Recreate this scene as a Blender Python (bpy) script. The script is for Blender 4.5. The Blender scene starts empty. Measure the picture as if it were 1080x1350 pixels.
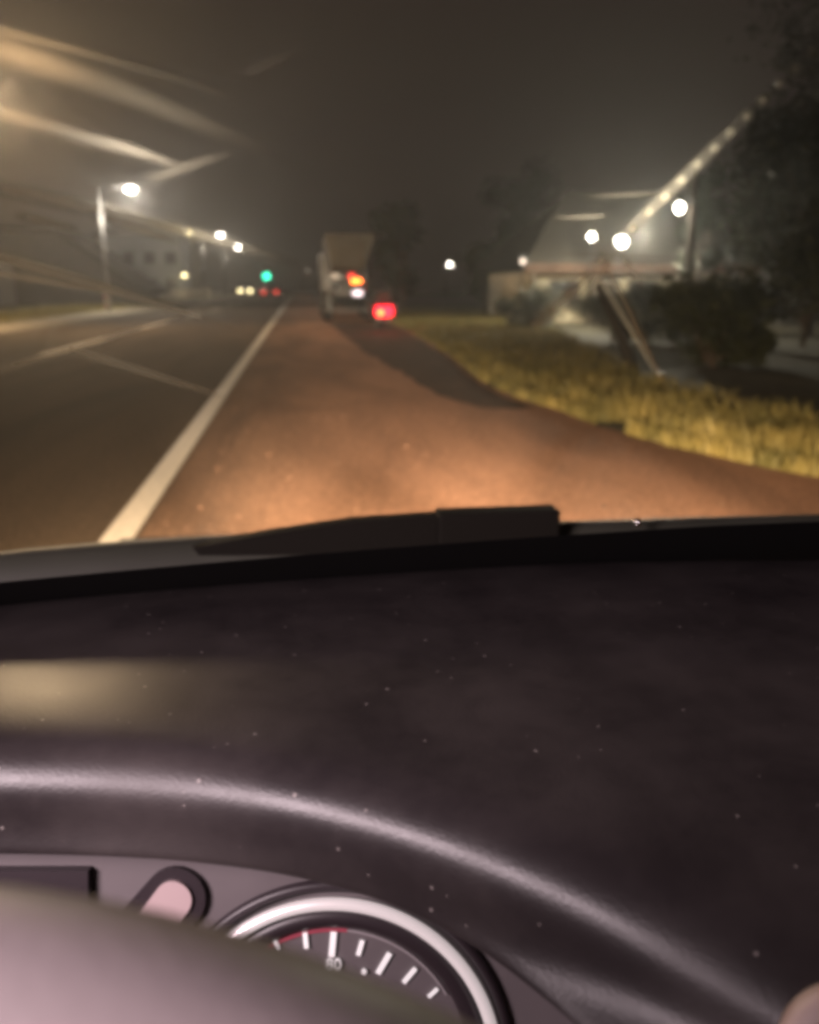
import bpy, bmesh, math, random
from mathutils import Vector, Matrix
R = math.radians
random.seed(7)
scene = bpy.context.scene
COL = scene.collection

# ---------------------------------------------------------------- camera, world, exposure
cam_d = bpy.data.cameras.new('camera')
cam = bpy.data.objects.new('camera', cam_d); COL.objects.link(cam)
EYE = Vector((0, 0, 1.25))
cam.location = EYE
cam.rotation_euler = (R(90 - 15.376), 0, R(-7.477))
cam_d.sensor_fit = 'HORIZONTAL'; cam_d.sensor_width = 36; cam_d.lens = 36
cam_d.clip_start = 0.01; cam_d.clip_end = 3000
cam_d.dof.use_dof = True; cam_d.dof.focus_distance = 0.43; cam_d.dof.aperture_fstop = 8.5
scene.camera = cam
FWD = Vector((0.12547, 0.95601, -0.26516)); RGT = Vector((0.9915, -0.13012, 0)); UPV = Vector((0.0345, 0.2629, 0.9642))

world = bpy.data.worlds.new('World'); scene.world = world; world.use_nodes = True
wn = world.node_tree.nodes; wl = world.node_tree.links
bg = wn['Background']
sky = wn.new('ShaderNodeTexSky'); sky.sky_type = 'NISHITA'; sky.sun_disc = False
sky.sun_elevation = R(-4); sky.sun_rotation = R(200); sky.dust_density = 6; sky.air_density = 2
glow = wn.new('ShaderNodeMix'); glow.data_type = 'RGBA'; glow.blend_type = 'ADD'; glow.inputs[0].default_value = 1
glow.inputs[7].default_value = (0.115, 0.066, 0.056, 1)      # town light on low cloud, the same in every direction
wl.new(sky.outputs[0], glow.inputs[6]); wl.new(glow.outputs[2], bg.inputs[0])
bg.inputs[1].default_value = 0.1

scene.view_settings.view_transform = 'Standard'; scene.view_settings.look = 'None'
scene.view_settings.exposure = 0; scene.view_settings.gamma = 1
scene.render.engine = 'CYCLES'
cy = scene.cycles
cy.use_denoising = True; cy.denoiser = 'OPENIMAGEDENOISE'
cy.max_bounces = 5; cy.volume_bounces = 0; cy.transparent_max_bounces = 8; cy.diffuse_bounces = 3; cy.glossy_bounces = 3
cy.sample_clamp_indirect = 3; cy.sample_clamp_direct = 0
cy.caustics_reflective = False; cy.caustics_refractive = False
cy.pixel_filter_type = 'BLACKMAN_HARRIS'; cy.filter_width = 4.2

# ---------------------------------------------------------------- materials
def mat(name, col, rough=0.6, metal=0.0, var=0.0, scale=8.0, col2=None, bump=0.0, bscale=60.0, spec=0.5, detail=6, emit=None, es=0.0):
    m = bpy.data.materials.new(name); m.use_nodes = True
    n = m.node_tree.nodes; l = m.node_tree.links; b = n['Principled BSDF']
    b.inputs['Roughness'].default_value = rough; b.inputs['Metallic'].default_value = metal
    b.inputs['Specular IOR Level'].default_value = spec
    b.inputs['Base Color'].default_value = (*col, 1)
    tc = n.new('ShaderNodeTexCoord')
    if var or col2:
        t = n.new('ShaderNodeTexNoise'); t.inputs['Scale'].default_value = scale; t.inputs['Detail'].default_value = detail
        l.new(tc.outputs['Object'], t.inputs['Vector'])
        r = n.new('ShaderNodeValToRGB'); r.color_ramp.elements[0].position = 0.35; r.color_ramp.elements[1].position = 0.68
        c2 = col2 or tuple(c * (1 - var) for c in col)
        r.color_ramp.elements[0].color = (*c2, 1); r.color_ramp.elements[1].color = (*col, 1)
        l.new(t.outputs['Fac'], r.inputs['Fac']); l.new(r.outputs['Color'], b.inputs['Base Color'])
    if bump:
        t2 = n.new('ShaderNodeTexNoise'); t2.inputs['Scale'].default_value = bscale; t2.inputs['Detail'].default_value = 8
        l.new(tc.outputs['Object'], t2.inputs['Vector'])
        bp = n.new('ShaderNodeBump'); bp.inputs['Strength'].default_value = bump; bp.inputs['Distance'].default_value = 0.02
        l.new(t2.outputs['Fac'], bp.inputs['Height']); l.new(bp.outputs['Normal'], b.inputs['Normal'])
    if emit:
        b.inputs['Emission Color'].default_value = (*emit, 1); b.inputs['Emission Strength'].default_value = es
    return m

def xmix_mat(name, a, b_, x0, x1, rough, scale, bump, sx=1.0):
    """colour a at x0 passing to colour b at x1 across the road, broken up by noise stretched along the road"""
    m = bpy.data.materials.new(name); m.use_nodes = True
    n = m.node_tree.nodes; l = m.node_tree.links; b = n['Principled BSDF']; b.inputs['Roughness'].default_value = rough; b.inputs['Specular IOR Level'].default_value = .12
    tc = n.new('ShaderNodeTexCoord'); sp = n.new('ShaderNodeSeparateXYZ'); l.new(tc.outputs['Object'], sp.inputs[0])
    mp = n.new('ShaderNodeMapping'); mp.inputs['Scale'].default_value = (1, sx, 1); l.new(tc.outputs['Object'], mp.inputs[0])
    t = n.new('ShaderNodeTexNoise'); t.inputs['Scale'].default_value = scale; t.inputs['Detail'].default_value = 9; l.new(mp.outputs[0], t.inputs['Vector'])
    ma = n.new('ShaderNodeMath'); ma.operation = 'MULTIPLY_ADD'; l.new(t.outputs['Fac'], ma.inputs[0]); ma.inputs[1].default_value = 1.8; l.new(sp.outputs['X'], ma.inputs[2])
    mr = n.new('ShaderNodeMapRange'); l.new(ma.outputs[0], mr.inputs[0]); mr.inputs[1].default_value = x0 + .9; mr.inputs[2].default_value = x1 + .9
    mx = n.new('ShaderNodeMix'); mx.data_type = 'RGBA'; mx.inputs[6].default_value = (*a, 1); mx.inputs[7].default_value = (*b_, 1); l.new(mr.outputs[0], mx.inputs[0])
    t3 = n.new('ShaderNodeTexNoise'); t3.inputs['Scale'].default_value = 22; t3.inputs['Detail'].default_value = 8; l.new(tc.outputs['Object'], t3.inputs['Vector'])
    mr3 = n.new('ShaderNodeMapRange'); l.new(t3.outputs['Fac'], mr3.inputs[0]); mr3.inputs[1].default_value = .3; mr3.inputs[2].default_value = .7; mr3.inputs[3].default_value = .66; mr3.inputs[4].default_value = 1.15
    t4 = n.new('ShaderNodeTexNoise'); t4.inputs['Scale'].default_value = 1.1; t4.inputs['Detail'].default_value = 5; t4.inputs['Distortion'].default_value = .8; l.new(mp.outputs[0], t4.inputs['Vector'])
    mr4 = n.new('ShaderNodeMapRange'); l.new(t4.outputs['Fac'], mr4.inputs[0]); mr4.inputs[1].default_value = .35; mr4.inputs[2].default_value = .65; mr4.inputs[3].default_value = .68; mr4.inputs[4].default_value = 1.1
    m34 = n.new('ShaderNodeMath'); m34.operation = 'MULTIPLY'; l.new(mr3.outputs[0], m34.inputs[0]); l.new(mr4.outputs[0], m34.inputs[1])
    mm = n.new('ShaderNodeMix'); mm.data_type = 'RGBA'; mm.blend_type = 'MULTIPLY'; mm.inputs[0].default_value = 1
    l.new(mx.outputs[2], mm.inputs[6]); l.new(m34.outputs[0], mm.inputs[7]); l.new(mm.outputs[2], b.inputs['Base Color'])
    bp = n.new('ShaderNodeBump'); bp.inputs['Strength'].default_value = bump; bp.inputs['Distance'].default_value = .03
    l.new(t3.outputs['Fac'], bp.inputs['Height']); l.new(bp.outputs['Normal'], b.inputs['Normal'])
    return m

def emis(name, col, s):
    m = bpy.data.materials.new(name); m.use_nodes = True
    n = m.node_tree.nodes; n.remove(n['Principled BSDF'])
    e = n.new('ShaderNodeEmission'); e.inputs[0].default_value = (*col, 1); e.inputs[1].default_value = s
    m.node_tree.links.new(e.outputs[0], n['Material Output'].inputs[0]); return m

def smear_mat(name, col, alpha, freq=0.0, ior=1.12, ro=.75):
    """grease strip on glass that draws a lamp flare: mostly clear, scatters what light falls on it; fades to its edges"""
    m = bpy.data.materials.new(name); m.use_nodes = True
    n = m.node_tree.nodes; l = m.node_tree.links; n.remove(n['Principled BSDF'])
    tr = n.new('ShaderNodeBsdfTransparent'); rf_ = n.new('ShaderNodeBsdfRefraction'); rf_.inputs['Color'].default_value = (*col, 1)
    rf_.inputs['IOR'].default_value = ior; rf_.inputs['Roughness'].default_value = ro
    tl = n.new('ShaderNodeBsdfTranslucent'); tl.inputs[0].default_value = (*col, 1)
    s1 = n.new('ShaderNodeMixShader'); s1.inputs[0].default_value = .3; l.new(rf_.outputs[0], s1.inputs[1]); l.new(tl.outputs[0], s1.inputs[2])
    uv = n.new('ShaderNodeUVMap'); sp = n.new('ShaderNodeSeparateXYZ'); l.new(uv.outputs[0], sp.inputs[0])
    def hump(sock, pw):
        a = n.new('ShaderNodeMath'); a.operation = 'SUBTRACT'; a.inputs[0].default_value = 1; l.new(sock, a.inputs[1])
        b = n.new('ShaderNodeMath'); b.operation = 'MULTIPLY'; l.new(a.outputs[0], b.inputs[0]); l.new(sock, b.inputs[1])
        c = n.new('ShaderNodeMath'); c.operation = 'MULTIPLY'; l.new(b.outputs[0], c.inputs[0]); c.inputs[1].default_value = 4
        d = n.new('ShaderNodeMath'); d.operation = 'POWER'; l.new(c.outputs[0], d.inputs[0]); d.inputs[1].default_value = pw; return d.outputs[0]
    h = n.new('ShaderNodeMath'); h.operation = 'MULTIPLY'; l.new(hump(sp.outputs['X'], .8), h.inputs[0]); l.new(hump(sp.outputs['Y'], 2.2), h.inputs[1])
    out = h.outputs[0]
    if freq:
        s = n.new('ShaderNodeMath'); s.operation = 'MULTIPLY'; l.new(sp.outputs['X'], s.inputs[0]); s.inputs[1].default_value = freq
        si = n.new('ShaderNodeMath'); si.operation = 'SINE'; l.new(s.outputs[0], si.inputs[0])
        mr = n.new('ShaderNodeMapRange'); l.new(si.outputs[0], mr.inputs[0]); mr.inputs[1].default_value = -.4; mr.inputs[2].default_value = 1
        k = n.new('ShaderNodeMath'); k.operation = 'MULTIPLY'; l.new(out, k.inputs[0]); l.new(mr.outputs[0], k.inputs[1]); out = k.outputs[0]
    f = n.new('ShaderNodeMath'); f.operation = 'MULTIPLY'; l.new(out, f.inputs[0]); f.inputs[1].default_value = alpha
    s2 = n.new('ShaderNodeMixShader'); l.new(f.outputs[0], s2.inputs[0]); l.new(tr.outputs[0], s2.inputs[1]); l.new(s1.outputs[0], s2.inputs[2])
    l.new(s2.outputs[0], n['Material Output'].inputs[0]); return m

M = {}
M['asphalt'] = xmix_mat('asphalt', (.060, .046, .032), (.078, .054, .036), -6, -1, .95, .9, .35, .12)
M['dirt'] = xmix_mat('red_dirt', (.15, .088, .055), (.33, .18, .118), -.9, .9, .9, .7, .8, .25)
M['dark_ground'] = mat('dark_brown_ground', (.075, .040, .025), .9, spec=.15, var=.4, scale=2, bump=.5)
M['soil'] = mat('soil_and_turf', (.05, .044, .02), .95, col2=(.03, .024, .014), scale=1.5, bump=.6, bscale=20)
M['paint'] = mat('road_paint', (.62, .56, .48), .6, var=.22, scale=25, bump=.2)
M['paint_worn'] = mat('worn_road_paint', (.55, .48, .38), .7, var=.3, scale=18, bump=.2)
def leafmat(name, a, b):
    m = mat(name, a, .6, col2=b, scale=2.2, spec=.3); return m
M['grass'] = leafmat('grass_blades', (.27, .215, .065), (.12, .11, .035))
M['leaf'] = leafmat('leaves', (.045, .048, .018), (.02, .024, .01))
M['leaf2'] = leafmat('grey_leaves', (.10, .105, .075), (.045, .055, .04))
M['bark'] = mat('bark', (.12, .085, .06), .9, var=.4, scale=6, bump=.6)
M['wood'] = mat('weathered_wood', (.16, .13, .10), .85, var=.4, scale=9, bump=.4)
M['steel'] = mat('galvanised_steel', (.35, .35, .35), .45, .7, var=.25, scale=6)
M['cream'] = mat('cream_plaster', (.50, .43, .30), .85, var=.25, scale=.9, bump=.2)
M['blue'] = mat('blue_grey_render', (.30, .33, .37), .85, var=.25, scale=.5, bump=.2)
M['tin'] = mat('tin_roof', (.045, .04, .032), .9, .0, var=.3, scale=1.2)
M['rust'] = mat('rusty_fascia', (.09, .045, .025), .8, var=.4, scale=4)
M['darkwall'] = mat('dark_boards', (.09, .08, .07), .85, var=.35, scale=1.5)
M['glassdark'] = mat('dark_glass', (.02, .022, .025), .12)
M['black'] = mat('black_rubber', (.02, .02, .02), .65, var=.3, scale=30)
M['blackm'] = mat('black_metal', (.025, .025, .027), .4, .4)
M['carpaint'] = mat('dark_paint', (.03, .032, .038), .3, .2, spec=.6)
M['silver'] = mat('silver_paint', (.35, .35, .36), .35, .5)
M['tipper'] = mat('faded_tipper_paint', (.10, .085, .065), .9, var=.3, scale=1.4, bump=.2)
M['lampw'] = emis('white_lamp', (1, .93, .80), 24)
M['lampwf'] = emis('white_lamp_far', (1, .93, .80), 45)
M['lampy'] = emis('yellow_lamp', (1, .82, .42), 14)
M['lampf'] = emis('faint_lamp', (1, .80, .62), 3)
M['green'] = emis('green_signal', (.03, 1, .55), 9)
M['red'] = emis('red_tail_lamp', (1, .015, .03), 7)
M['orange'] = emis('orange_lamp', (1, .16, .02), 14)
M['plate'] = emis('plate_lamp', (1, .8, .8), 3)
M['rustpost'] = mat('charred_timber', (.035, .03, .026), .9, var=.4, scale=9, bump=.5, spec=.2)
M['wiper'] = mat('wiper_plastic', (.02, .017, .013), .75, spec=.2)
M['redband'] = mat('red_band', (.5, .05, .04), .6)
M['redfar'] = emis('red_lamp_far', (1, .06, .04), 3)

# ---------------------------------------------------------------- mesh helpers (vertices are given in world coordinates)
ORG = {}
def tag(o, label=None, cat=None, group=None, kind=None):
    if label: o['label'] = label
    if cat: o['category'] = cat
    if group: o['group'] = group
    if kind: o['kind'] = kind
    return o
def thing(name, loc, label, cat, group=None):
    o = bpy.data.objects.new(name, None); o.empty_display_size = .2; COL.objects.link(o); o.location = loc; ORG[o] = Vector(loc)
    return tag(o, label, cat, group)
def obj(name, bm, m, parent=None, smooth=False, origin=None):
    org = Vector(origin) if origin else (ORG[parent] if parent else Vector((0, 0, 0)))
    bmesh.ops.translate(bm, verts=bm.verts, vec=-org)
    bmesh.ops.recalc_face_normals(bm, faces=bm.faces)
    me = bpy.data.meshes.new(name); bm.to_mesh(me); bm.free()
    if smooth:
        for p in me.polygons: p.use_smooth = True
    o = bpy.data.objects.new(name, me); COL.objects.link(o); me.materials.append(m); ORG[o] = org
    if parent: o.parent = parent; o.location = org - ORG[parent]
    else: o.location = org
    return o
def BM(): return bmesh.new()
def box(bm, c, s, rot=None, bev=0.0):
    g = bmesh.ops.create_cube(bm, size=1); vs = g['verts']
    bmesh.ops.scale(bm, verts=vs, vec=s)
    if bev:
        es = list({e for v in vs for e in v.link_edges})
        r = bmesh.ops.bevel(bm, geom=es, offset=bev, segments=2, affect='EDGES', profile=.5); vs = list({v for f in r['faces'] for v in f.verts} | {v for v in vs if v.is_valid})
    if rot is not None: bmesh.ops.rotate(bm, verts=vs, cent=(0, 0, 0), matrix=rot)
    bmesh.ops.translate(bm, verts=vs, vec=c); return bm
def tube(bm, pts, rad, n=10, cap=True):
    pts = [Vector(p) for p in pts]; k = len(pts)
    rads = rad if isinstance(rad, (list, tuple)) else [rad] * k
    rings = []; prev = None
    for i, p in enumerate(pts):
        t = (pts[min(i + 1, k - 1)] - pts[max(i - 1, 0)]).normalized()
        if prev is None:
            a = Vector((0, 0, 1)) if abs(t.z) < .9 else Vector((1, 0, 0)); x = t.cross(a).normalized()
        else:
            x = (prev - t * prev.dot(t)).normalized()
        prev = x; y = t.cross(x)
        rings.append([bm.verts.new(p + (x * math.cos(2 * math.pi * j / n) + y * math.sin(2 * math.pi * j / n)) * rads[i]) for j in range(n)])
    for i in range(k - 1):
        for j in range(n):
            bm.faces.new((rings[i][j], rings[i][(j + 1) % n], rings[i + 1][(j + 1) % n], rings[i + 1][j]))
    if cap: bm.faces.new(rings[0][::-1]); bm.faces.new(rings[-1])
    return bm
def poly(bm, pts, z=None):
    bm.faces.new([bm.verts.new(Vector(p) if z is None else (p[0], p[1], z)) for p in pts]); return bm
def prism(bm, pts, vec):
    """a planar outline given thickness along vec"""
    vec = Vector(vec); a = [bm.verts.new(Vector(p)) for p in pts]; b = [bm.verts.new(Vector(p) + vec) for p in pts]
    bm.faces.new(a); bm.faces.new(b[::-1])
    for i in range(len(a)): bm.faces.new((a[i], b[i], b[(i + 1) % len(a)], a[(i + 1) % len(a)]))
    return bm
def torus(bm, c, e1, e2, Rm, rm, a0=0, a1=360, n=64, m=14):
    c = Vector(c); e1 = Vector(e1).normalized(); e2 = Vector(e2).normalized(); e3 = e1.cross(e2); full = a1 - a0 >= 360; rings = []
    for i in range(n if full else n + 1):
        t = R(a0 + (a1 - a0) * i / n); d = e1 * math.cos(t) + e2 * math.sin(t)
        rings.append([bm.verts.new(c + d * (Rm + rm * math.cos(2 * math.pi * j / m)) + e3 * rm * math.sin(2 * math.pi * j / m)) for j in range(m)])
    for i in range(len(rings) if full else len(rings) - 1):
        a, b = rings[i], rings[(i + 1) % len(rings)]
        for j in range(m): bm.faces.new((a[j], b[j], b[(j + 1) % m], a[(j + 1) % m]))
    if not full: bm.faces.new(rings[0]); bm.faces.new(rings[-1][::-1])
    return bm
def cyl(bm, c, axis, r, h, n=20):
    c = Vector(c); a = Vector(axis).normalized(); return tube(bm, [c - a * h / 2, c + a * h / 2], r, n)
def copy_tree(src, loc, rz=0.0, label=None):
    def cp(o, par):
        c = o.copy(); COL.objects.link(c)
        if par: c.parent = par
        for ch in o.children: cp(ch, c)
        return c
    c = cp(src, None); c.location = loc; c.rotation_euler = (0, 0, rz)
    if label: c['label'] = label
    return c
def point(name, loc, col, w, r=.12, parent=None):
    l = bpy.data.lights.new(name, 'POINT'); l.color = col; l.energy = w; l.shadow_soft_size = r
    o = bpy.data.objects.new(name, l); COL.objects.link(o); o.location = loc
    if parent: o.parent = parent
    return o

# ---------------------------------------------------------------- ground, road, shoulder
bm = BM(); poly(bm, [(-600, -60), (600, -60), (600, 1500), (-600, 1500)], 0); tag(obj('ground', bm, M['soil']), kind='structure')
bm = BM(); poly(bm, [(-8.7, -40), (-.72, -40), (-.72, 900), (-8.7, 900)], .004); tag(obj('road', bm, M['asphalt']), kind='structure')
bm = BM(); poly(bm, [(-10.6, -40), (-8.72, -40), (-8.72, 900), (-10.6, 900)], .008); tag(obj('far_verge', bm, mat('pale_grit', (.26, .22, .15), .9, var=.3, scale=1.5)), kind='structure')
edge = [(3.9, -3), (3.77, 4.5), (3.43, 5.0), (3.22, 5.4), (2.92, 6.2), (2.72, 7.2), (2.62, 8.4), (2.45, 9.4), (2.42, 10.8), (2.53, 12.3), (2.75, 15), (2.95, 19), (3.2, 25), (3.35, 35), (2.9, 60), (2.2, 120), (1.0, 300)]
def jag(pts, step, amp):
    out = []
    for (x0, y0), (x1, y1) in zip(pts, pts[1:]):
        n = max(1, int(abs(y1 - y0) / step)) if y0 < 40 else 2
        for i in range(n): out.append((x0 + (x1 - x0) * i / n + random.uniform(-amp, amp), y0 + (y1 - y0) * i / n))
    out.append(pts[-1]); return out
e2 = jag(edge, .18, .035)
bm = BM(); poly(bm, [(-.86, 300), (-.86, -3)] + e2, .008); tag(obj('dirt_shoulder', bm, M['dirt']), kind='structure')
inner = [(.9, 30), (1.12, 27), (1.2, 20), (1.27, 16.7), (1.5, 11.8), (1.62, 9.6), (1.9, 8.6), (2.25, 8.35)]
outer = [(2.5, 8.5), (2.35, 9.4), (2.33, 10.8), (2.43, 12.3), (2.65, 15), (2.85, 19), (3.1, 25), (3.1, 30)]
bm = BM(); poly(bm, jag(inner, .25, .05) + jag(outer, .25, .04), .012); tag(obj('dark_patch', bm, M['dark_ground']), kind='structure')  # darker brown ground between the red dirt and the grass
bm = BM(); poly(bm, [(-1.04, -20), (-.88, -20), (-.88, 400), (-1.04, 400)], .012); tag(obj('road_edge_line', bm, M['paint']), kind='structure')
bm = BM()
for k in range(-1, 26):
    y = 16.4 + k * 10.5; poly(bm, [(-4.92, y), (-4.74, y), (-4.74, y + 5.2), (-4.92, y + 5.2)], .012)
tag(obj('road_centre_line', bm, M['paint_worn']), kind='structure')
bm = BM(); poly(bm, [(-8.45, -20), (-8.33, -20), (-8.33, 400), (-8.45, 400)], .012); tag(obj('road_far_line', bm, M['paint_worn']), kind='structure')

bm = BM()
for k in range(650):
    y = 3.5 + 16 * random.random() ** 1.8; x = random.uniform(-.8, 2.5); r_ = random.uniform(.003, .011) * (1.6 if random.random() < .08 else 1)
    g = bmesh.ops.create_icosphere(bm, subdivisions=1, radius=r_); bmesh.ops.scale(bm, verts=g['verts'], vec=(random.uniform(.8, 1.5), random.uniform(.8, 1.5), .7)); bmesh.ops.translate(bm, verts=g['verts'], vec=(x, y, .012 + r_ * .4))
tag(obj('gravel', bm, mat('gravel_stones', (.17, .09, .055), .9, var=.6, scale=3)), 'loose stones scattered over the red dirt shoulder', 'gravel', kind='stuff')

# grass: blades as single tapering leaves
def blades(name, pts, hmin, hmax, m, w=.010):
    vs = []; fs = []
    for (x, y) in pts:
        h = random.uniform(hmin, hmax); a = random.uniform(0, 6.28); dx, dy = math.cos(a), math.sin(a); ln = random.uniform(.05, .45) * h
        b = random.uniform(0, 6.28); wx, wy = math.cos(b) * w, math.sin(b) * w; i = len(vs)
        vs += [(x - wx, y - wy, 0), (x + wx, y + wy, 0), (x + wx * .7 + dx * ln * .35, y + wy * .7 + dy * ln * .35, h * .6), (x - wx * .7 + dx * ln * .35, y - wy * .7 + dy * ln * .35, h * .6), (x + dx * ln, y + dy * ln, h)]
        fs += [(i, i + 1, i + 2, i + 3), (i + 3, i + 2, i + 4)]
    me = bpy.data.meshes.new(name); me.from_pydata(vs, [], fs); me.materials.append(m)
    o = bpy.data.objects.new(name, me); COL.objects.link(o); return o
def ex(y):
    for (x0, y0), (x1, y1) in zip(edge, edge[1:]):
        if y0 <= y <= y1: return x0 + (x1 - x0) * (y - y0) / (y1 - y0)
    return 3
P = []
for k in range(42000):
    y = 4 + 40 * random.random() ** 1.9; d = random.random() ** 1.5 * (1.9 + max(0, y - 9) * .16)
    cl = math.sin(y * 2.3 + d * 3.1) + math.sin(y * 5.1 - d * 2.2)
    if cl < -1.2 + random.random(): continue
    P.append((ex(y) + .02 + d, y))
g1 = blades('roadside_grass', [p for p in P if p[0] - ex(p[1]) > .25], .07, .27, M['grass'])
tag(g1, 'tall yellowish grass growing along the edge of the dirt shoulder', 'grass', kind='stuff')
g2 = blades('short_grass', [p for p in P if p[0] - ex(p[1]) <= .6], .05, .16, M['grass'])
tag(g2, 'short sparse grass fringing the red dirt', 'grass', kind='stuff')
P = [(-10.5 - random.random() ** 1.3 * 5, 12 + 70 * random.random()) for k in range(14000)]
tag(blades('verge_grass', P, .06, .22, M['grass'], .02), 'low grass strip across the road under the street lamps', 'grass', kind='stuff')

# ---------------------------------------------------------------- street lamps across the road
def street_lamp(loc, h, arm, label, m, group, watt=None, col=(1, .86, .66), dirx=1, wood=False):
    t = thing('street_lamp', loc, label, 'street lamp', group); x, y, z = loc
    tube(b := BM(), [(x, y, 0), (x, y, h * .5), (x, y, h + .15)], [.11, .085, .06], 12); obj('pole', b, M['wood'] if wood else M['steel'], t, True)
    tube(b := BM(), [(x, y, h - .1), (x + dirx * arm * .5, y, h + .18), (x + dirx * arm, y, h + .2)], [.04, .035, .03], 8); obj('arm', b, M['steel'], t, True)
    hx = x + dirx * (arm + .25)
    hd = BM(); box(hd, (hx, y, h + .19), (.75, .3, .12), bev=.04); ho = obj('lamp_head', hd, M['steel'], t)
    ln = BM(); g = bmesh.ops.create_uvsphere(ln, u_segments=14, v_segments=8, radius=1); bmesh.ops.scale(ln, verts=g['verts'], vec=(.26, .17, .15)); bmesh.ops.translate(ln, verts=g['verts'], vec=(hx + .03, y, h + .10))
    obj('lens', ln, m, ho, True)
    if watt: point('street_light', (hx + .03, y + .5, h - .12), col, watt, .9 if watt > 3400 else .15)
    return t
WARM = (1, .70, .40)
street_lamp((-9.75, 25, 0), 6.3, 1.3, 'tall steel street lamp nearest to the car across the road', M['lampw'], 'street lamps across the road', 4000, WARM)
street_lamp((-9.75, 45.4, 0), 5.9, 1.3, 'bright white street lamp beside the dark sloping shed', M['lampw'], 'street lamps across the road', 3000, (1, .9, .75))
street_lamp((-9.75, 91, 0), 6.3, 1.7, 'left lamp of the close pair of small bright street lamps', M['lampwf'], 'street lamps across the road', 1200, (1, .88, .7))
street_lamp((-9.75, 117, 0), 6.3, 1.7, 'right lamp of the close pair, nearer the green signal', M['lampwf'], 'street lamps across the road', 900, (1, .88, .7))
street_lamp((-17.4, 133, 0), 9.0, 1.2, 'yellow lamp above the blue grey block', M['lampy'], None, 500, (1, .8, .4))
street_lamp((-14.2, 100, 0), 2.45, 1.1, 'low dim yellow lamp in front of the blue grey block', M['lampy'], None, 150, (1, .8, .4))
street_lamp((-10.9, 320, 0), 10, 1.0, 'faint lamp just above the green traffic signal', M['lampf'], None)
street_lamp((1.2, 200, 0), 4.7, .9, 'faint lone lamp down the road left of the truck', M['lampf'], None)
street_lamp((20.6, 118, 0), 4.2, -.6 + .9, 'small white lamp over the dark trees between truck and house', M['lampwf'], None)

# ---------------------------------------------------------------- traffic signal, distant cars
t = thing('traffic_light', (-8.6, 228, 0), 'green traffic signal on a pole far down the road', 'traffic light')
obj('pole', tube(BM(), [(-8.6, 228, 0), (-8.6, 228, 6)], .15, 10), M['steel'], t)
b = BM(); box(b, (-8.1, 228, 4.9), (1.0, .5, 3.2), bev=.1); hs = obj('housing', b, M['blackm'], t)
for k, m in enumerate((M['glassdark'], M['glassdark'], M['green'])):
    rr = .75 if k == 2 else .35
    b = BM(); cyl(b, (-8.1, 227.6, 5.95 - k * 1.0), (0, 1, 0), rr, .25, 18); obj('signal_lens', b, m, hs)

def simple_car(name, loc, label, cat, body, facing, lampmat, lx=.62, group=None):
    """facing +1: tail towards the camera, -1: nose towards the camera"""
    x, y, z = loc; t = thing(name, loc, label, cat, group); s = facing
    prof = [(-2.1, .35), (-2.1, .85), (-1.95, .98), (-1.2, 1.03), (-.75, 1.42), (.55, 1.46), (1.15, 1.02), (1.95, .88), (2.12, .65), (2.12, .35)]
    pts = [(x - .84, y + p[0] * s, p[1]) for p in prof]
    b = BM(); prism(b, pts, (1.68, 0, 0)); bmesh.ops.bevel(b, geom=b.edges[:], offset=.05, segments=2, affect='EDGES'); obj('body', b, body, t, True)
    gl = BM(); prism(gl, [(x - .68, y - s * 1.19, 1.05), (x + .68, y - s * 1.19, 1.05), (x + .60, y - s * .80, 1.37), (x - .60, y - s * .80, 1.37)], (0, -.03 * s, .03)); obj('window', gl, M['glassdark'], t)
    gl = BM(); prism(gl, [(x - .68, y + s * 1.13, 1.07), (x + .68, y + s * 1.13, 1.07), (x + .60, y + s * .62, 1.40), (x - .60, y + s * .62, 1.40)], (0, .03 * s, .03)); obj('windscreen', gl, M['glassdark'], t)
    for sx in (-1, 1):
        for sy in (-1.3, 1.35):
            w = BM(); cyl(w, (x + sx * .78, y + sy * s, .32), (1, 0, 0), .32, .2, 20); wo = obj('wheel', w, M['black'], t, True)
            w = BM(); cyl(w, (x + sx * .885, y + sy * s, .32), (1, 0, 0), .18, .02, 14); obj('rim', w, M['silver'], wo)
    yy = y - (2.14 if s > 0 else 2.14)
    for sx in (-1, 1):
        w = BM(); box(w, (x + sx * lx, yy, .74), (.34, .08, .2), bev=.02); obj('tail_lamp' if s > 0 else 'headlight', w, lampmat, t)
    b = BM(); box(b, (x, yy, .5), (1.5, .12, .2), bev=.03); obj('bumper', b, M['blackm'], t)
    return t
simple_car('parked_car', (-2.8, 88, 0), 'small dark car with red tail lights below the green signal', 'car', M['carpaint'], 1, M['redfar'])
simple_car('oncoming_car', (-6.7, 112, 0), 'oncoming car with yellow headlights left of the signal', 'car', M['silver'], -1, M['lampy'])

# ---------------------------------------------------------------- tipper truck parked on the shoulder
tx, ty = 1.9, 31.0
t = thing('tipper_truck', (tx, ty, 0), 'tipper truck with pale flared body stopped on the shoulder ahead', 'truck')
b = BM()
for (x0, x1, z) in ((-.82, .55, 1.72),):
    pass
lo = [(-.62, 1.85), (.50, 1.85)]; hi = [(-.86, 3.05), (.92, 3.05)]
vs = [(tx + lo[0][0], ty, lo[0][1]), (tx + lo[1][0], ty, lo[1][1]), (tx + hi[1][0], ty, hi[1][1]), (tx + hi[0][0], ty, hi[0][1])]
prism(b, vs, (0, 4.6, 0)); bmesh.ops.bevel(b, geom=b.edges[:], offset=.03, segments=2, affect='EDGES'); bd = obj('tipper_body', b, M['tipper'], t)
b = BM()
for k in range(4):
    f = (k + .5) / 4; box(b, (tx + (-.66 - .2 * .5) * (1 - 2 * f) * .8, ty - .04, 2.45), (.07, .08, 1.15))
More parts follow.
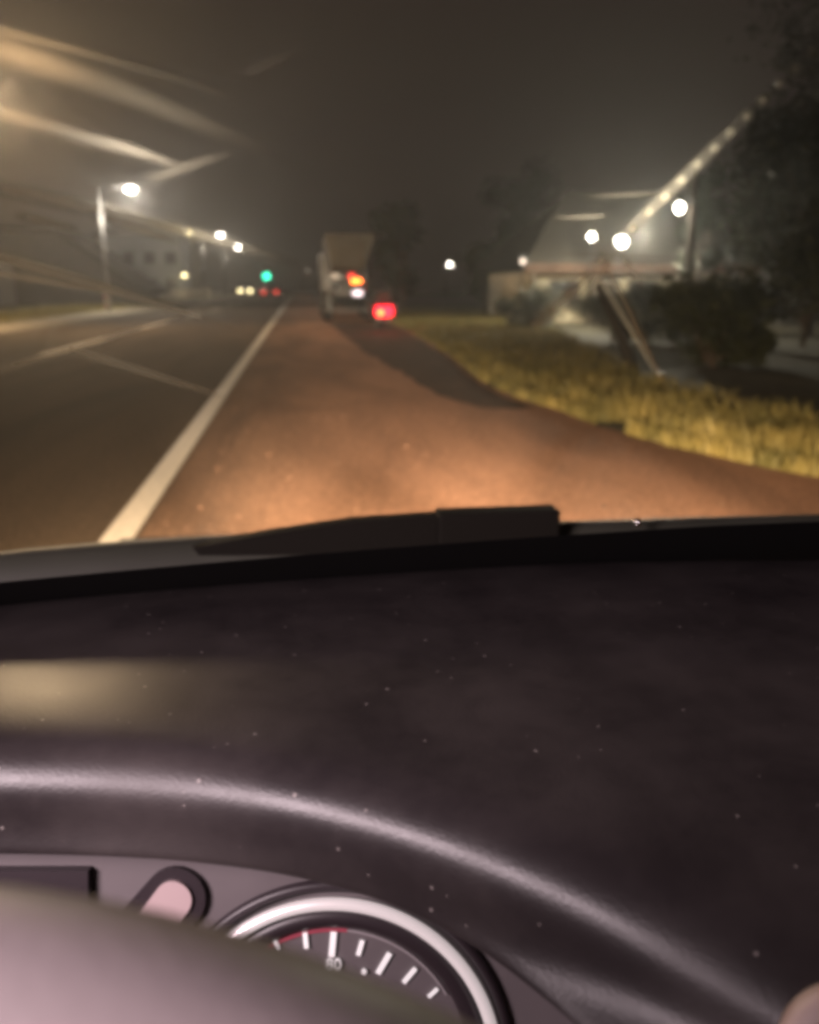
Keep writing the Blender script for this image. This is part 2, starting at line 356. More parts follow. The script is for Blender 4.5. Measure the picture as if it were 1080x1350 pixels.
box(b, (tx + .02, ty - .05, 3.03), (1.74, .1, .1)); obj('tailgate_rib', b, M['tipper'], bd)
b = BM(); box(b, (tx - .02, ty + 2.2, 1.25), (.9, 6.4, .28), bev=.02); box(b, (tx, ty + .0, 1.55), (1.3, .25, .3)); obj('chassis', b, M['blackm'], t)
b = BM(); box(b, (tx, ty + 6.0, 1.75), (2.0, 1.7, 1.9), bev=.12); cb = obj('cab', b, M['carpaint'], t)
b = BM(); box(b, (tx, ty + 5.13, 2.2), (1.5, .04, .5), bev=.01); obj('rear_window', b, M['glassdark'], cb)
for sx in (-1, 1):
    for k, yy in enumerate((.7, 1.85, 5.8)):
        w = BM(); cyl(w, (tx + sx * .82, ty + yy, .5), (1, 0, 0), .5, .34, 24); wo = obj('wheel', w, M['black'], t, True)
        w = BM(); cyl(w, (tx + sx * 1.0, ty + yy, .5), (1, 0, 0), .24, .03, 14); obj('rim', w, M['silver'], wo)
    b = BM(); box(b, (tx + sx * .82, ty + .05, .72), (.5, .03, .62)); obj('mud_flap', b, M['black'], t)
b = BM(); tube(b, [(tx - .83, ty - .1, 1.5), (tx - .80, ty - .12, .4)], .035, 8); tube(b, [(tx - .95, ty - .1, .42), (tx + .9, ty - .1, .42)], .045, 8); obj('underrun_bar', b, M['steel'], t)
b = BM(); box(b, (tx + .20, ty - .17, 1.34), (.36, .1, .34), bev=.04); obj('tail_lamp', b, M['orange'], t)
for p_, q_ in (((tx + .04, ty - .15, 1.62), (.22, .08, .16)), ((tx + .42, ty - .15, 1.2), (.16, .08, .2))): obj('marker_lamp', box(BM(), p_, q_, bev=.03), M['redfar'], t)
b = BM(); box(b, (tx + .24, ty - .17, 1.03), (.34, .06, .17), bev=.02); obj('number_plate_lamp', b, M['plate'], t)
b = BM(); box(b, (tx - .55, ty - .12, 1.62), (.36, .05, .16), bev=.02); obj('number_plate', b, M['silver'], t)
point('truck_tail_light', (tx + .2, ty - .45, 1.3), (1, .2, .05), 18, .1)

# ---------------------------------------------------------------- motorcycle behind the truck
mx, my = 2.40, 24.2
t = thing('motorcycle', (mx, my, 0), 'dark motorcycle with glowing red tail light behind the truck', 'motorcycle')
for yy in (0, 1.28):
    w = BM(); torus(w, (mx, my + yy, .31), (0, 1, 0), (0, 0, 1), .26, .055, n=28, m=8); wo = obj('wheel', w, M['black'], t, True)
    w = BM(); cyl(w, (mx, my + yy, .31), (1, 0, 0), .05, .14, 12)
    for k in range(8):
        a = k * math.pi / 4; tube(w, [(mx, my + yy, .31), (mx, my + yy + .24 * math.cos(a), .31 + .24 * math.sin(a))], .008, 5)
    obj('rim', w, M['steel'], wo)
b = BM(); tube(b, [(mx, my - .28, .72), (mx, my + .1, .78), (mx, my + .62, .76)], [.09, .13, .11], 12); obj('seat', b, M['black'], t, True)
b = BM(); g = bmesh.ops.create_uvsphere(b, u_segments=16, v_segments=10, radius=1); bmesh.ops.scale(b, verts=g['verts'], vec=(.15, .27, .14)); bmesh.ops.translate(b, verts=g['verts'], vec=(mx, my + .82, .84)); obj('fuel_tank', b, M['carpaint'], t, True)
b = BM(); box(b, (mx, my + .62, .42), (.28, .42, .36), bev=.06); tube(b, [(mx + .14, my + .6, .3), (mx + .16, my - .2, .36)], .045, 10); obj('engine', b, M['steel'], t)
b = BM()
for sx in (-.09, .09): tube(b, [(mx + sx, my + 1.28, .31), (mx + sx, my + 1.08, .98)], .022, 8)
tube(b, [(mx, my, .31), (mx, my + .4, .4), (mx, my + .9, .6)], .03, 8); tube(b, [(mx, my + .9, .6), (mx, my + 1.08, .95)], .03, 8); obj('frame', b, M['blackm'], t)
b = BM(); tube(b, [(mx - .36, my + .95, 1.06), (mx - .12, my + 1.06, 1.02), (mx + .12, my + 1.06, 1.02), (mx + .36, my + .95, 1.06)], .018, 8); hb = obj('handlebar', b, M['blackm'], t)
for sx in (-1, 1):
    b = BM(); tube(b, [(mx + sx * .2, my + 1.0, 1.05), (mx + sx * .28, my + .98, 1.22)], .007, 6); cyl(b, (mx + sx * .29, my + .97, 1.25), (0, 1, .1), .05, .02, 14); obj('mirror', b, M['blackm'], hb)
b = BM(); box(b, (mx, my - .32, .5), (.18, .03, .3), Matrix.Rotation(R(-20), 3, 'X')); obj('rear_mudguard', b, M['black'], t)
b = BM(); box(b, (mx, my - .12, 1.02), (.48, .36, .34), bev=.05); obj('top_box', b, M['black'], t)
for sx in (-1, 1): obj('pannier', box(BM(), (mx + sx * .33, my - .05, .66), (.24, .46, .38), bev=.05), M['black'], t)
b = BM(); box(b, (mx + .0, my - .38, .58), (.50, .08, .28), bev=.06); tl = obj('tail_lamp', b, M['red'], t)
b = BM(); cyl(b, (mx - .10, my - .44, .54), (0, 1, 0), .06, .05, 14); obj('brake_bulb', b, M['orange'], tl)
point('motorcycle_tail_light', (mx, my - .6, .56), (1, .03, .03), 14, .08)

# ---------------------------------------------------------------- buildings across the road
t = thing('roadside_shed', (-16, 62, 0), 'low dark shed with a roof sloping down towards the road', 'shed')
b = BM(); prism(b, [(-34, 62, 0), (-11.2, 62, 0), (-11.2, 62, 1.0), (-16.6, 62, 4.75), (-34, 62, 5.05)], (0, 9, 0)); obj('wall', b, M['darkwall'], t)
b = BM(); prism(b, [(-10.7, 61.5, .75), (-10.5, 61.5, .95), (-16.55, 61.5, 5.15), (-34.4, 61.5, 5.45), (-34.4, 61.5, 5.2), (-16.6, 61.5, 4.9)], (0, 10, 0)); obj('roof', b, M['tin'], t)
for xx in (-30, -25.4, -20.8):
    b = BM(); box(b, (xx, 61.97, 1.4), (2.6, .08, 2.8)); d = obj('roller_door', b, M['steel'], t)
    b = BM()
    for k in range(7): box(b, (xx, 61.91, .3 + k * .38), (2.5, .05, .05))
    obj('door_rib', b, M['steel'], d)
t = thing('apartment_block', (-18, 104, 0), 'blue grey block beyond the shed, lit by street lamps', 'building')
b = BM(); box(b, (-18.4, 108, 3.45), (9.6, 8, 6.9)); obj('wall', b, M['blue'], t)
b = BM(); box(b, (-18.4, 108, 7.0), (10.1, 8.5, .2)); obj('roof', b, M['tin'], t)
for zz in (1.5, 4.5):
    for k in range(4):
        b = BM(); box(b, (-22 + k * 2.4, 103.97, zz), (1.3, .1, 1.4)); w = obj('window', b, M['darkwall'], t)
        b = BM(); box(b, (-22 + k * 2.4, 103.9, zz), (1.1, .04, 1.2)); obj('pane', b, M['glassdark'], w)
t = thing('boundary_wall', (-13.4, 70, 0), 'low pale wall running along the far verge beside the shed', 'wall')
b = BM(); box(b, (-12.2, 97, .5), (.2, 50, 1.0)); box(b, (-12.2, 97, 1.03), (.3, 50.1, .08)); obj('wall_panel', b, M['cream'], t)
# a striped post across the road
t = thing('marker_post', (-9.9, 46.8, 0), 'white marker post with red band beside the street lamp pole', 'post')
b = BM(); cyl(b, (-10.1, 46.6, .55), (0, 0, 1), .10, 1.1, 12); obj('post', b, mat('white_post', (.7, .68, .65), .6), t)
for zz in (.25, .75): obj('band', cyl(BM(), (-10.1, 46.6, zz), (0, 0, 1), .108, .2, 12), M['redband'], t)

# ---------------------------------------------------------------- house on the right
hy = 29.0
t = thing('house', (11, hy, 0), 'single storey house with a lit corrugated roof behind the grass', 'house')
x0, x1 = 8.2, 15.6
b = BM(); prism(b, [(x0, hy, 0), (x1, hy, 0), (x1, hy, 1.75), (x0, hy, 1.75)], (0, 7, 0)); obj('wall', b, M['cream'], t)
b = BM()   # corrugated roof as ridged sheet, ribs running along the eave like lapped boards
nr = 26
for k in range(nr):
    f0, f1 = k / nr, (k + 1) / nr
    za, zb = 1.98 + f0 * 2.75, 1.98 + f1 * 2.75; ya, yb = hy - .7 + f0 * 4.2, hy - .7 + f1 * 4.2
    prism(b, [(x0 - .5 + f0 * 2.6, ya, za), (x1 + .5 - f0 * .9, ya, za), (x1 + .5 - f1 * .9, yb, zb), (x0 - .5 + f1 * 2.6, yb, zb)], (0, -.03, .06 + .05))
prism(b, [(x0 + 2.1, hy + 3.5, 4.6), (x1 - .4, hy + 3.5, 4.6), (x1 + .5, hy + 7.7, 1.98), (x0 - .5, hy + 7.7, 1.98)], (0, .03, .06)); rf = obj('roof', b, M['tin'], t)
b = BM(); box(b, ((x0 + x1) / 2, hy - .78, 1.86), (x1 - x0 + 1.1, .1, .28)); obj('fascia', b, M['rust'], t)
for xx in (9.3, 12.2, 14.2):
    b = BM(); box(b, (xx, hy - .03, 1.05), (1.1, .08, .9)); w = obj('window', b, M['wood'], t)
    b = BM(); box(b, (xx, hy - .09, 1.05), (.95, .04, .75)); obj('pane', b, M['glassdark'], w)
b = BM(); box(b, (10.8, hy - .03, .85), (.95, .08, 1.7)); d = obj('door', b, M['wood'], t)
b = BM(); g = bmesh.ops.create_uvsphere(b, u_segments=8, v_segments=6, radius=.05); bmesh.ops.translate(b, verts=g['verts'], vec=(11.15, hy - .12, .85)); obj('handle', b, M['steel'], d)
for xx in (8.0, 10.2, 13.2, 15.6):
    b = BM(); cyl(b, (xx, hy - .7, .9), (0, 0, 1), .06, 1.75, 10); obj('veranda_post', b, M['wood'], t)

def yard_lamp(x, y, z, label, s, watt, post=True, col=(1, .90, .68), rad=.11, mm=None):
    t = thing('yard_lamp', (x, y, 0), label, 'lamp', 'lamps in the house yard')
    b = BM(); tube(b, [(x, y + .12, 0), (x, y + .12, z * .6), (x, y + .1, z + .1)], [.03, .025, .02], 8); obj('pole', b, M['blackm'], t)
    b = BM(); tube(b, [(x, y + .1, z + .08), (x, y, z + .22), (x, y, z + .12)], .02, 6); cyl(b, (x, y, z + .13), (0, 0, 1), .12, .05, 16); obj('bracket', b, M['blackm'], t)
    b = BM(); g = bmesh.ops.create_uvsphere(b, u_segments=16, v_segments=10, radius=rad); bmesh.ops.translate(b, verts=g['verts'], vec=(x, y, z)); obj('globe', b, mm or M['lampw'], t, True)
    point('yard_light', (x, y - 1.6 if watt > 1000 else y + .4, z + .1), col, watt, .1)
    return t
yard_lamp(9.95, 25.5, 2.6, 'brightest globe lamp in front of the house roof', 1, 1500, rad=.17)
yard_lamp(9.2, 26.1, 2.76, 'smaller globe lamp left of the brightest one', 1, 250, rad=.10)
yard_lamp(7.3, 27.2, 2.05, 'dim globe lamp standing clear of the left end of the house', 1, 12, rad=.08, mm=M['lampf'])
# lamp on its timber post near the verge
t = thing('lamp_post', (9.66, 20.2, 0), 'dark timber post carrying a white lamp on a short arm', 'lamp post')
b = BM(); tube(b, [(9.70, 20.2, 0), (9.66, 20.2, 2), (9.62, 20.2, 4.1)], [.11, .095, .08], 12); obj('pole', b, M['bark'], t, True)
b = BM(); tube(b, [(9.62, 20.1, 3.2), (9.4, 20.1, 3.38), (9.25, 20.1, 3.3)], .025, 8); obj('arm', b, M['steel'], t)
b = BM(); g = bmesh.ops.create_uvsphere(b, u_segments=16, v_segments=10, radius=1); bmesh.ops.scale(b, verts=g['verts'], vec=(.10, .10, .12)); bmesh.ops.translate(b, verts=g['verts'], vec=(9.25, 20.1, 3.1)); obj('globe', b, M['lampw'], t, True)
b = BM(); tube(b, [(9.25, 20.1, 3.2), (9.25, 20.1, 3.26), (9.25, 20.1, 3.33)], [.13, .08, .03], 14); obj('lamp_shade', b, M['blackm'], t)
point('post_light', (9.05, 20.7, 3.1), (.9, 1, .9), 130, .1)

# leaning post and cable by the verge
t = thing('leaning_post', (4.9, 11.7, 0), 'dark timber post leaning left above the grass edge', 'post')
b = BM(); tube(b, [(4.92, 11.7, -.05), (4.62, 11.75, .65), (4.28, 11.8, 1.28)], [.10, .08, .045], 10); obj('shaft', b, M['rustpost'], t, True)
t = thing('stay_cable', (5.0, 11.0, 0), 'thin pale stay cable slanting beside the leaning post', 'cable')
b = BM(); tube(b, [(5.0, 11.05, .0), (4.6, 11.25, .68), (4.2, 11.5, 1.36)], .011, 8); obj('cable', b, mat('pale_cable', (.6, .58, .5), .5), t, True)
b = BM(); cyl(b, (5.0, 11.05, .04), (0, 0, 1), .05, .1, 10); obj('ground_anchor', b, M['steel'], t)

# ---------------------------------------------------------------- trees and bushes
def tree(name, loc, h, w, n, mleaf, label, cat, group=None, crown0=.3, leaf=.16, lobes=9, seed=1, trunk=.14):
    rnd = random.Random(seed); x, y, z = loc
    t = thing(name, loc, label, cat, group)
    b = BM(); lean = rnd.uniform(-.3, .3)
    tube(b, [(x, y, -.1), (x + lean * .4, y, h * .3), (x + lean, y, h * .65)], [trunk, trunk * .8, trunk * .35], 9)
    C = []
    for k in range(lobes):
        a = rnd.uniform(0, 6.28); rr = rnd.uniform(.15, .75) * w; cz = h * (crown0 + (1 - crown0) * rnd.uniform(.15, .88)); c = Vector((x + math.cos(a) * rr, y + math.sin(a) * rr, cz))
        C.append((c, rnd.uniform(.28, .5) * w)); tube(b, [(x + lean * .6, y, h * crown0 * .9), ((x + c.x) / 2, (y + c.y) / 2, (h * crown0 + c.z) / 2), c], [trunk * .4, trunk * .25, trunk * .08], 6)
    obj('trunk', b, M['bark'], t, True)
    vs = []; fs = []
    for k in range(n):
        c, r_ = C[k % lobes]
        d = Vector((rnd.gauss(0, 1), rnd.gauss(0, 1), rnd.gauss(0, .8))).normalized() * r_ * rnd.random() ** .45 * rnd.uniform(.7, 1.2)
        p = c + d
        if p.z < .05: p.z = rnd.uniform(.05, .3)
        u = Vector((rnd.gauss(0, 1), rnd.gauss(0, 1), rnd.gauss(0, 1))).normalized(); v = u.orthogonal().normalized(); s = leaf * rnd.uniform(.5, 1.3); i = len(vs)
        vs += [p - u * s - Vector(loc), p + v * s * .45 - Vector(loc), p + u * s - Vector(loc), p - v * s * .45 - Vector(loc)]; fs.append((i, i + 1, i + 2, i + 3))
    me = bpy.data.meshes.new('crown'); me.from_pydata([tuple(v) for v in vs], [], fs); me.materials.append(mleaf)
    o = bpy.data.objects.new('crown', me); COL.objects.link(o); o.parent = t
    return t
tree('tree', (13.6, 21, 0), 7.5, 2.6, 9000, M['leaf'], 'tall dark tree at the right edge behind the grass', 'tree', None, .12, .15, 14, 3)
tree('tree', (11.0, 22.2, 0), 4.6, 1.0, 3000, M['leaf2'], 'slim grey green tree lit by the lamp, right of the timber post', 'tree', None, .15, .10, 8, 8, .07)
tree('tree', (9.9, 14.5, 0), 5.2, 1.9, 6000, M['leaf'], 'dark spreading tree in front of the others at far right', 'tree', None, .1, .12, 12, 5)
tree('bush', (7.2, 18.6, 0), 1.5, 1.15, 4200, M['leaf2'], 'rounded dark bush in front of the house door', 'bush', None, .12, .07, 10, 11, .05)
tree('bush', (8.3, 17.8, 0), 1.15, 1.2, 3600, M['leaf'], 'lower bush filling the gap right of the rounded one', 'bush', None, .1, .07, 9, 12, .05)
tree('bush', (6.9, 24.2, 0), 1.1, 1.3, 3000, M['leaf'], 'loose bush left of the house below the dim globe lamp', 'bush', None, .1, .08, 9, 13, .05)
for (x, y, h, w, lb, sd) in ((7.3, 10.2, 3.6, 1.5, 'near black bush rising out of the frame behind the roadside grass', 31), (6.6, 12.6, 1.3, 1.1, 'low dark bush directly behind the grass, right of the stay cable', 32), (8.6, 12.4, 5.6, 1.8, 'dark tree between the near black bush and the slim grey green tree', 33), (10.6, 16.5, 7.4, 2.3, 'very dark tall tree topping the picture near its right edge', 34)):
    tree('bush' if h < 4 else 'tree', (x, y, 0), h, w, 5000, M['leaf'], lb, 'bush' if h < 4 else 'tree', 'dark growth behind the grass', .06, .10, 12, sd, .06)
G = 'trees beyond the truck'
for i, (x, y, h, w, lb) in enumerate([(6.4, 52, 6.2, 2.3, 'dark tree directly right of the truck body'), (15.2, 60, 6.6, 3.0, 'dark broad tree just right of the lone white lamp'),
        (8.9, 40, 3.0, 1.8, 'low dark tree behind the motorcycle'), (13.6, 48, 5.8, 2.8, 'dark tree just left of the house'), (16.5, 62, 9.5, 3.6, 'tall tree rising behind the left end of the house roof')]):
    tree('tree', (x, y, 0), h, w, 4500, M['leaf'], lb, 'tree', G, .12, .22, 11, 20 + i)

# ---------------------------------------------------------------- the car we sit in
car = thing('car', (.35, 0, 0), 'dark car seen from inside, dusty dashboard and dial below the windscreen', 'car')

def dash_mat():
    m = bpy.data.materials.new('dash_vinyl'); m.use_nodes = True
    n = m.node_tree.nodes; l = m.node_tree.links; b = n['Principled BSDF']
    tc = n.new('ShaderNodeTexCoord')
    big = n.new('ShaderNodeTexNoise'); big.inputs['Scale'].default_value = 14; big.inputs['Detail'].default_value = 9; big.inputs['Roughness'].default_value = .65; l.new(tc.outputs['Object'], big.inputs['Vector'])
    r = n.new('ShaderNodeValToRGB'); r.color_ramp.elements[0].position = .35; r.color_ramp.elements[1].position = .75
    r.color_ramp.elements[0].color = (.028, .023, .024, 1); r.color_ramp.elements[1].color = (.060, .050, .049, 1); l.new(big.outputs['Fac'], r.inputs[0])
    vo = n.new('ShaderNodeTexVoronoi'); vo.inputs['Scale'].default_value = 170; vo.inputs['Randomness'].default_value = 1; l.new(tc.outputs['Object'], vo.inputs['Vector'])
    sz = n.new('ShaderNodeSeparateColor'); l.new(vo.outputs['Color'], sz.inputs[0])
    th = n.new('ShaderNodeMapRange'); l.new(sz.outputs[0], th.inputs[0]); th.inputs[1].default_value = .80; th.inputs[2].default_value = 1; th.inputs[3].default_value = 0; th.inputs[4].default_value = .17
    lt = n.new('ShaderNodeMath'); lt.operation = 'LESS_THAN'; l.new(vo.outputs['Distance'], lt.inputs[0]); l.new(th.outputs[0], lt.inputs[1])
    mx = n.new('ShaderNodeMix'); mx.data_type = 'RGBA'; l.new(lt.outputs[0], mx.inputs[0]); l.new(r.outputs[0], mx.inputs[6]); mx.inputs[7].default_value = (.24, .21, .20, 1); l.new(mx.outputs[2], b.inputs['Base Color'])
    rr = n.new('ShaderNodeMapRange'); l.new(big.outputs['Fac'], rr.inputs[0]); rr.inputs[1].default_value = .3; rr.inputs[2].default_value = .7; b.inputs['Specular IOR Level'].default_value = .40; rr.inputs[3].default_value = .34; rr.inputs[4].default_value = .46; l.new(rr.outputs[0], b.inputs['Roughness'])
    gr = n.new('ShaderNodeTexVoronoi'); gr.inputs['Scale'].default_value = 700; l.new(tc.outputs['Object'], gr.inputs['Vector'])
    bp = n.new('ShaderNodeBump'); bp.inputs['Strength'].default_value = .35; bp.inputs['Distance'].default_value = .0002; l.new(gr.outputs['Distance'], bp.inputs['Height']); l.new(bp.outputs[0], b.inputs['Normal'])
    return m
M['dash'] = dash_mat()
rows = [
[(-0.2930,0.5297,1.0430),(-0.2346,0.5447,1.0430),(-0.1703,0.5579,1.0430),(-0.1003,0.5676,1.0430),(-0.0256,0.5749,1.0430),(0.0532,0.5812,1.0430),(0.1359,0.5858,1.0430),(0.2212,0.5865,1.0430),(0.3060,0.5801,1.0430),(0.4022,0.5692,1.0430),(0.5215,0.5535,1.0430)],
[(-0.2709,0.4854,1.0460),(-0.2154,0.4952,1.0460),(-0.1555,0.5033,1.0460),(-0.0912,0.5082,1.0460),(-0.0236,0.5105,1.0460),(0.0466,0.5109,1.0460),(0.1189,0.5098,1.0460),(0.1924,0.5060,1.0460),(0.2656,0.4986,1.0460),(0.3477,0.4865,1.0460),(0.4490,0.4706,1.0460)],
[(-0.2466,0.4366,1.0490),(-0.1926,0.4359,1.0490),(-0.1372,0.4354,1.0490),(-0.0801,0.4346,1.0490),(-0.0212,0.4318,1.0490),(0.0385,0.4258,1.0490),(0.0981,0.4169,1.0490),(0.1560,0.4044,1.0490),(0.2106,0.3874,1.0490),(0.2669,0.3639,1.0490),(0.3324,0.3369,1.0490)],
[(-0.2200,0.3835,1.0530),(-0.1708,0.3796,1.0530),(-0.1210,0.3761,1.0530),(-0.0700,0.3694,1.0530),(-0.0189,0.3578,1.0530),(0.0307,0.3430,1.0530),(0.0771,0.3233,1.0530),(0.1180,0.2980,1.0530),(0.1536,0.2725,1.0530),(0.1892,0.2461,1.0530),(0.2269,0.2161,1.0530)],
[(-0.2068,0.3561,1.0525),(-0.1605,0.3523,1.0525),(-0.1136,0.3478,1.0525),(-0.0655,0.3385,1.0525),(-0.0179,0.3232,1.0525),(0.0269,0.3034,1.0525),(0.0672,0.2792,1.0525),(0.1022,0.2536,1.0525),(0.1318,0.2281,1.0525),(0.1604,0.2020,1.0525),(0.1908,0.1744,1.0525)],
[(-0.2033,0.3463,1.0450),(-0.1575,0.3415,1.0450),(-0.1112,0.3360,1.0450),(-0.0641,0.3257,1.0450),(-0.0179,0.3092,1.0450),(0.0254,0.2879,1.0450),(0.0638,0.2628,1.0450),(0.0967,0.2369,1.0450),(0.1243,0.2113,1.0450),(0.1504,0.1850,1.0450),(0.1772,0.1569,1.0450)],
[(-0.2020,0.3399,1.0340),(-0.1566,0.3351,1.0340),(-0.1106,0.3292,1.0340),(-0.0640,0.3190,1.0340),(-0.0182,0.3027,1.0340),(0.0245,0.2806,1.0340),(0.0621,0.2541,1.0340),(0.0938,0.2268,1.0340),(0.1197,0.1999,1.0340),(0.1444,0.1735,1.0340),(0.1702,0.1463,1.0340)],
[(-0.2064,0.3443,1.0205),(-0.1596,0.3382,1.0205),(-0.1126,0.3311,1.0205),(-0.0652,0.3205,1.0205),(-0.0188,0.3040,1.0205),(0.0245,0.2814,1.0205),(0.0625,0.2542,1.0205),(0.0941,0.2252,1.0205),(0.1198,0.1974,1.0205),(0.1445,0.1706,1.0205),(0.1705,0.1436,1.0205)],
[(-0.2069,0.3422,1.0115),(-0.1600,0.3357,1.0115),(-0.1130,0.3288,1.0115),(-0.0657,0.3188,1.0115),(-0.0192,0.3035,1.0115),(0.0245,0.2826,1.0115),(0.0627,0.2542,1.0115),(0.0923,0.2187,1.0115),(0.1151,0.1861,1.0115),(0.1381,0.1589,1.0115),(0.1628,0.1325,1.0115)],
[(-0.2068,0.3395,1.0045),(-0.1599,0.3330,1.0045),(-0.1131,0.3265,1.0045),(-0.0660,0.3177,1.0045),(-0.0195,0.3042,1.0045),(0.0245,0.2832,1.0045),(0.0619,0.2498,1.0045),(0.0885,0.2068,1.0045),(0.1093,0.1729,1.0045),(0.1309,0.1463,1.0045),(0.1553,0.1223,1.0045)]]
last = rows[-1]
rows.append([(x - .004, y + .02, z - .001) for x, y, z in last])
rows.append([(x - .01, y + .13, z - .003) for x, y, z in last])
rows.insert(0, [(x, y + .03, z - .012) for x, y, z in rows[0]])
rows.insert(0, [(x, y + .05, z - .05) for x, y, z in rows[1]])
bm = BM(); grid = [[bm.verts.new(p) for p in r_] for r_ in rows]
for i in range(len(rows) - 1):
    for j in range(10): bm.faces.new((grid[i][j], grid[i][j + 1], grid[i + 1][j + 1], grid[i + 1][j]))
dash = obj('dashboard', bm, M['dash'], car, True)
sm = dash.modifiers.new('smooth', 'SUBSURF'); sm.levels = 3; sm.render_levels = 4

# lower fascia to the right of the dial pod, and the pale knob on it
bm = BM(); fr = []
base = [(.13, .150, .998), (.20, .105, .99), (.36, .09, .985), (.75, .10, .98)]
for dz, dy in ((0, 0), (-.03, -.004), (-.10, 0), (-.22, .02)): fr.append([bm.verts.new((x, y + dy + .02, z + dz)) for x, y, z in base])
for i in range(3):
    for j in range(3): bm.faces.new((fr[i][j], fr[i][j + 1], fr[i + 1][j + 1], fr[i + 1][j]))
obj('lower_fascia', bm, M['dash'], car, True)
kc = EYE + FWD * .235 + RGT * ((1128 - 540) / 1080 * .235) + UPV * ((675 - 1402) / 1080 * .235)
bm = BM(); tube(bm, [kc + FWD * .008, kc + FWD * .001, kc - FWD * .002, kc - FWD * .003], [.0195, .020, .017, .008], 40); kn = obj('heater_knob', bm, mat('pale_pink_plastic', (.85, .66, .62), .5), car, True)
bm = BM(); box(bm, kc - FWD * .008, (.002, .003, .012), bev=.0006); obj('pointer', bm, M['blackm'], kn)

# instrument cluster
def cpt(px, py, depth): return EYE + FWD * depth + RGT * ((px - 540) / 1080 * depth) + UPV * ((675 - py) / 1080 * depth)
M['face'] = mat('dial_face', (.15, .13, .135), .55, var=.08, scale=40)
M['dark'] = mat('dark_bezel', (.03, .022, .026), .4)
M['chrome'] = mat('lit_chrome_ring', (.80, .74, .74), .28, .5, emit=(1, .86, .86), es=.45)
M['tick'] = mat('white_print', (.85, .82, .82), .5, emit=(1, .95, .95), es=.45)
M['redp'] = mat('red_print', (.32, .06, .09), .5, emit=(1, .1, .15), es=.05)
CX, CY, DD = 440, 1397, .40
K = DD / 1080
gc = cpt(CX, CY, DD)
bm = BM(); poly(bm, [cpt(-500, 1095, DD + .0008), cpt(880, 1095, DD + .0008), cpt(880, 1900, DD + .0008), cpt(-500, 1900, DD + .0008)]); cl = obj('instrument_cluster', bm, M['face'], car)
def ang(px, py): return math.degrees(math.atan2(CY - py, px - CX))
bm = BM(); torus(bm, gc - FWD * .006, RGT, UPV, 213 * K, 8 * K, 0, 360, 120, 12); obj('gauge_ring', bm, M['chrome'], cl, True)
bm = BM(); torus(bm, gc + FWD * .0, RGT, UPV, 190 * K, 14 * K, 0, 360, 120, 12); torus(bm, gc - FWD * .001, RGT, UPV, 231 * K, 8 * K, 0, 360, 120, 12); obj('gauge_bezel', bm, M['dark'], cl, True)
ticks = [(362, 1240, 368, 1252, 5), (402, 1230, 404, 1251, 6), (440, 1229, 437, 1262, 8), (478, 1240, 472, 1260, 6), (514, 1257, 498, 1284, 7), (548, 1277, 532, 1296, 6), (577, 1304, 565, 1315, 5)]
for (ax, ay, bx, by, w) in ticks:
    a, b2 = cpt(ax, ay, DD - .001), cpt(bx, by, DD - .001); d = (b2 - a).normalized(); s = d.cross(FWD).normalized() * w * K * .5
    bm = BM(); prism(bm, [a - s, a + s, b2 + s, b2 - s], FWD * .0004); obj('tick_mark', bm, M['tick'], cl)
def arc(r0, r1, a0, a1, z, n=24):
    bm = BM(); o_ = []; i_ = []
    for k in range(n + 1):
        t_ = R(a0 + (a1 - a0) * k / n); d = RGT * math.cos(t_) + UPV * math.sin(t_); o_.append(bm.verts.new(gc + d * r1 * K - FWD * z)); i_.append(bm.verts.new(gc + d * r0 * K - FWD * z))
    for k in range(n): bm.faces.new((o_[k], o_[k + 1], i_[k + 1], i_[k]))
    return bm
obj('red_arc', arc(169, 174, 84, 122, .0005), M['redp'], cl)
obj('scale_arc', arc(170, 173, 30, 84, .0005), mat('grey_print', (.35, .32, .33), .5), cl)
# numeral on the dial
def text(s, px, py, size, m, parent, name):
    cu = bpy.data.curves.new(name, 'FONT'); cu.body = s; cu.size = size; cu.extrude = .0004; cu.align_x = 'CENTER'; cu.align_y = 'CENTER'
    o = bpy.data.objects.new(name, cu); COL.objects.link(o)
    rot = Matrix((RGT, UPV, -FWD)).transposed().to_4x4(); rot.translation = cpt(px, py, DD - .001)
    bpy.context.view_layer.update()
    dg = bpy.context.evaluated_depsgraph_get(); me = bpy.data.meshes.new_from_object(o.evaluated_get(dg)); bpy.data.objects.remove(o)
    me.transform(Matrix.Translation(-ORG[parent]) @ rot); me.materials.clear(); me.materials.append(m)
    q = bpy.data.objects.new(name, me); COL.objects.link(q); q.parent = parent; return q
text('80', 440, 1272, .0078, M['tick'], cl, 'numeral')
bm = BM(); cyl(bm, cpt(480, 1281, DD - .001), FWD, 3.5 * K, .001, 12); obj('dial_dot', bm, M['tick'], cl)
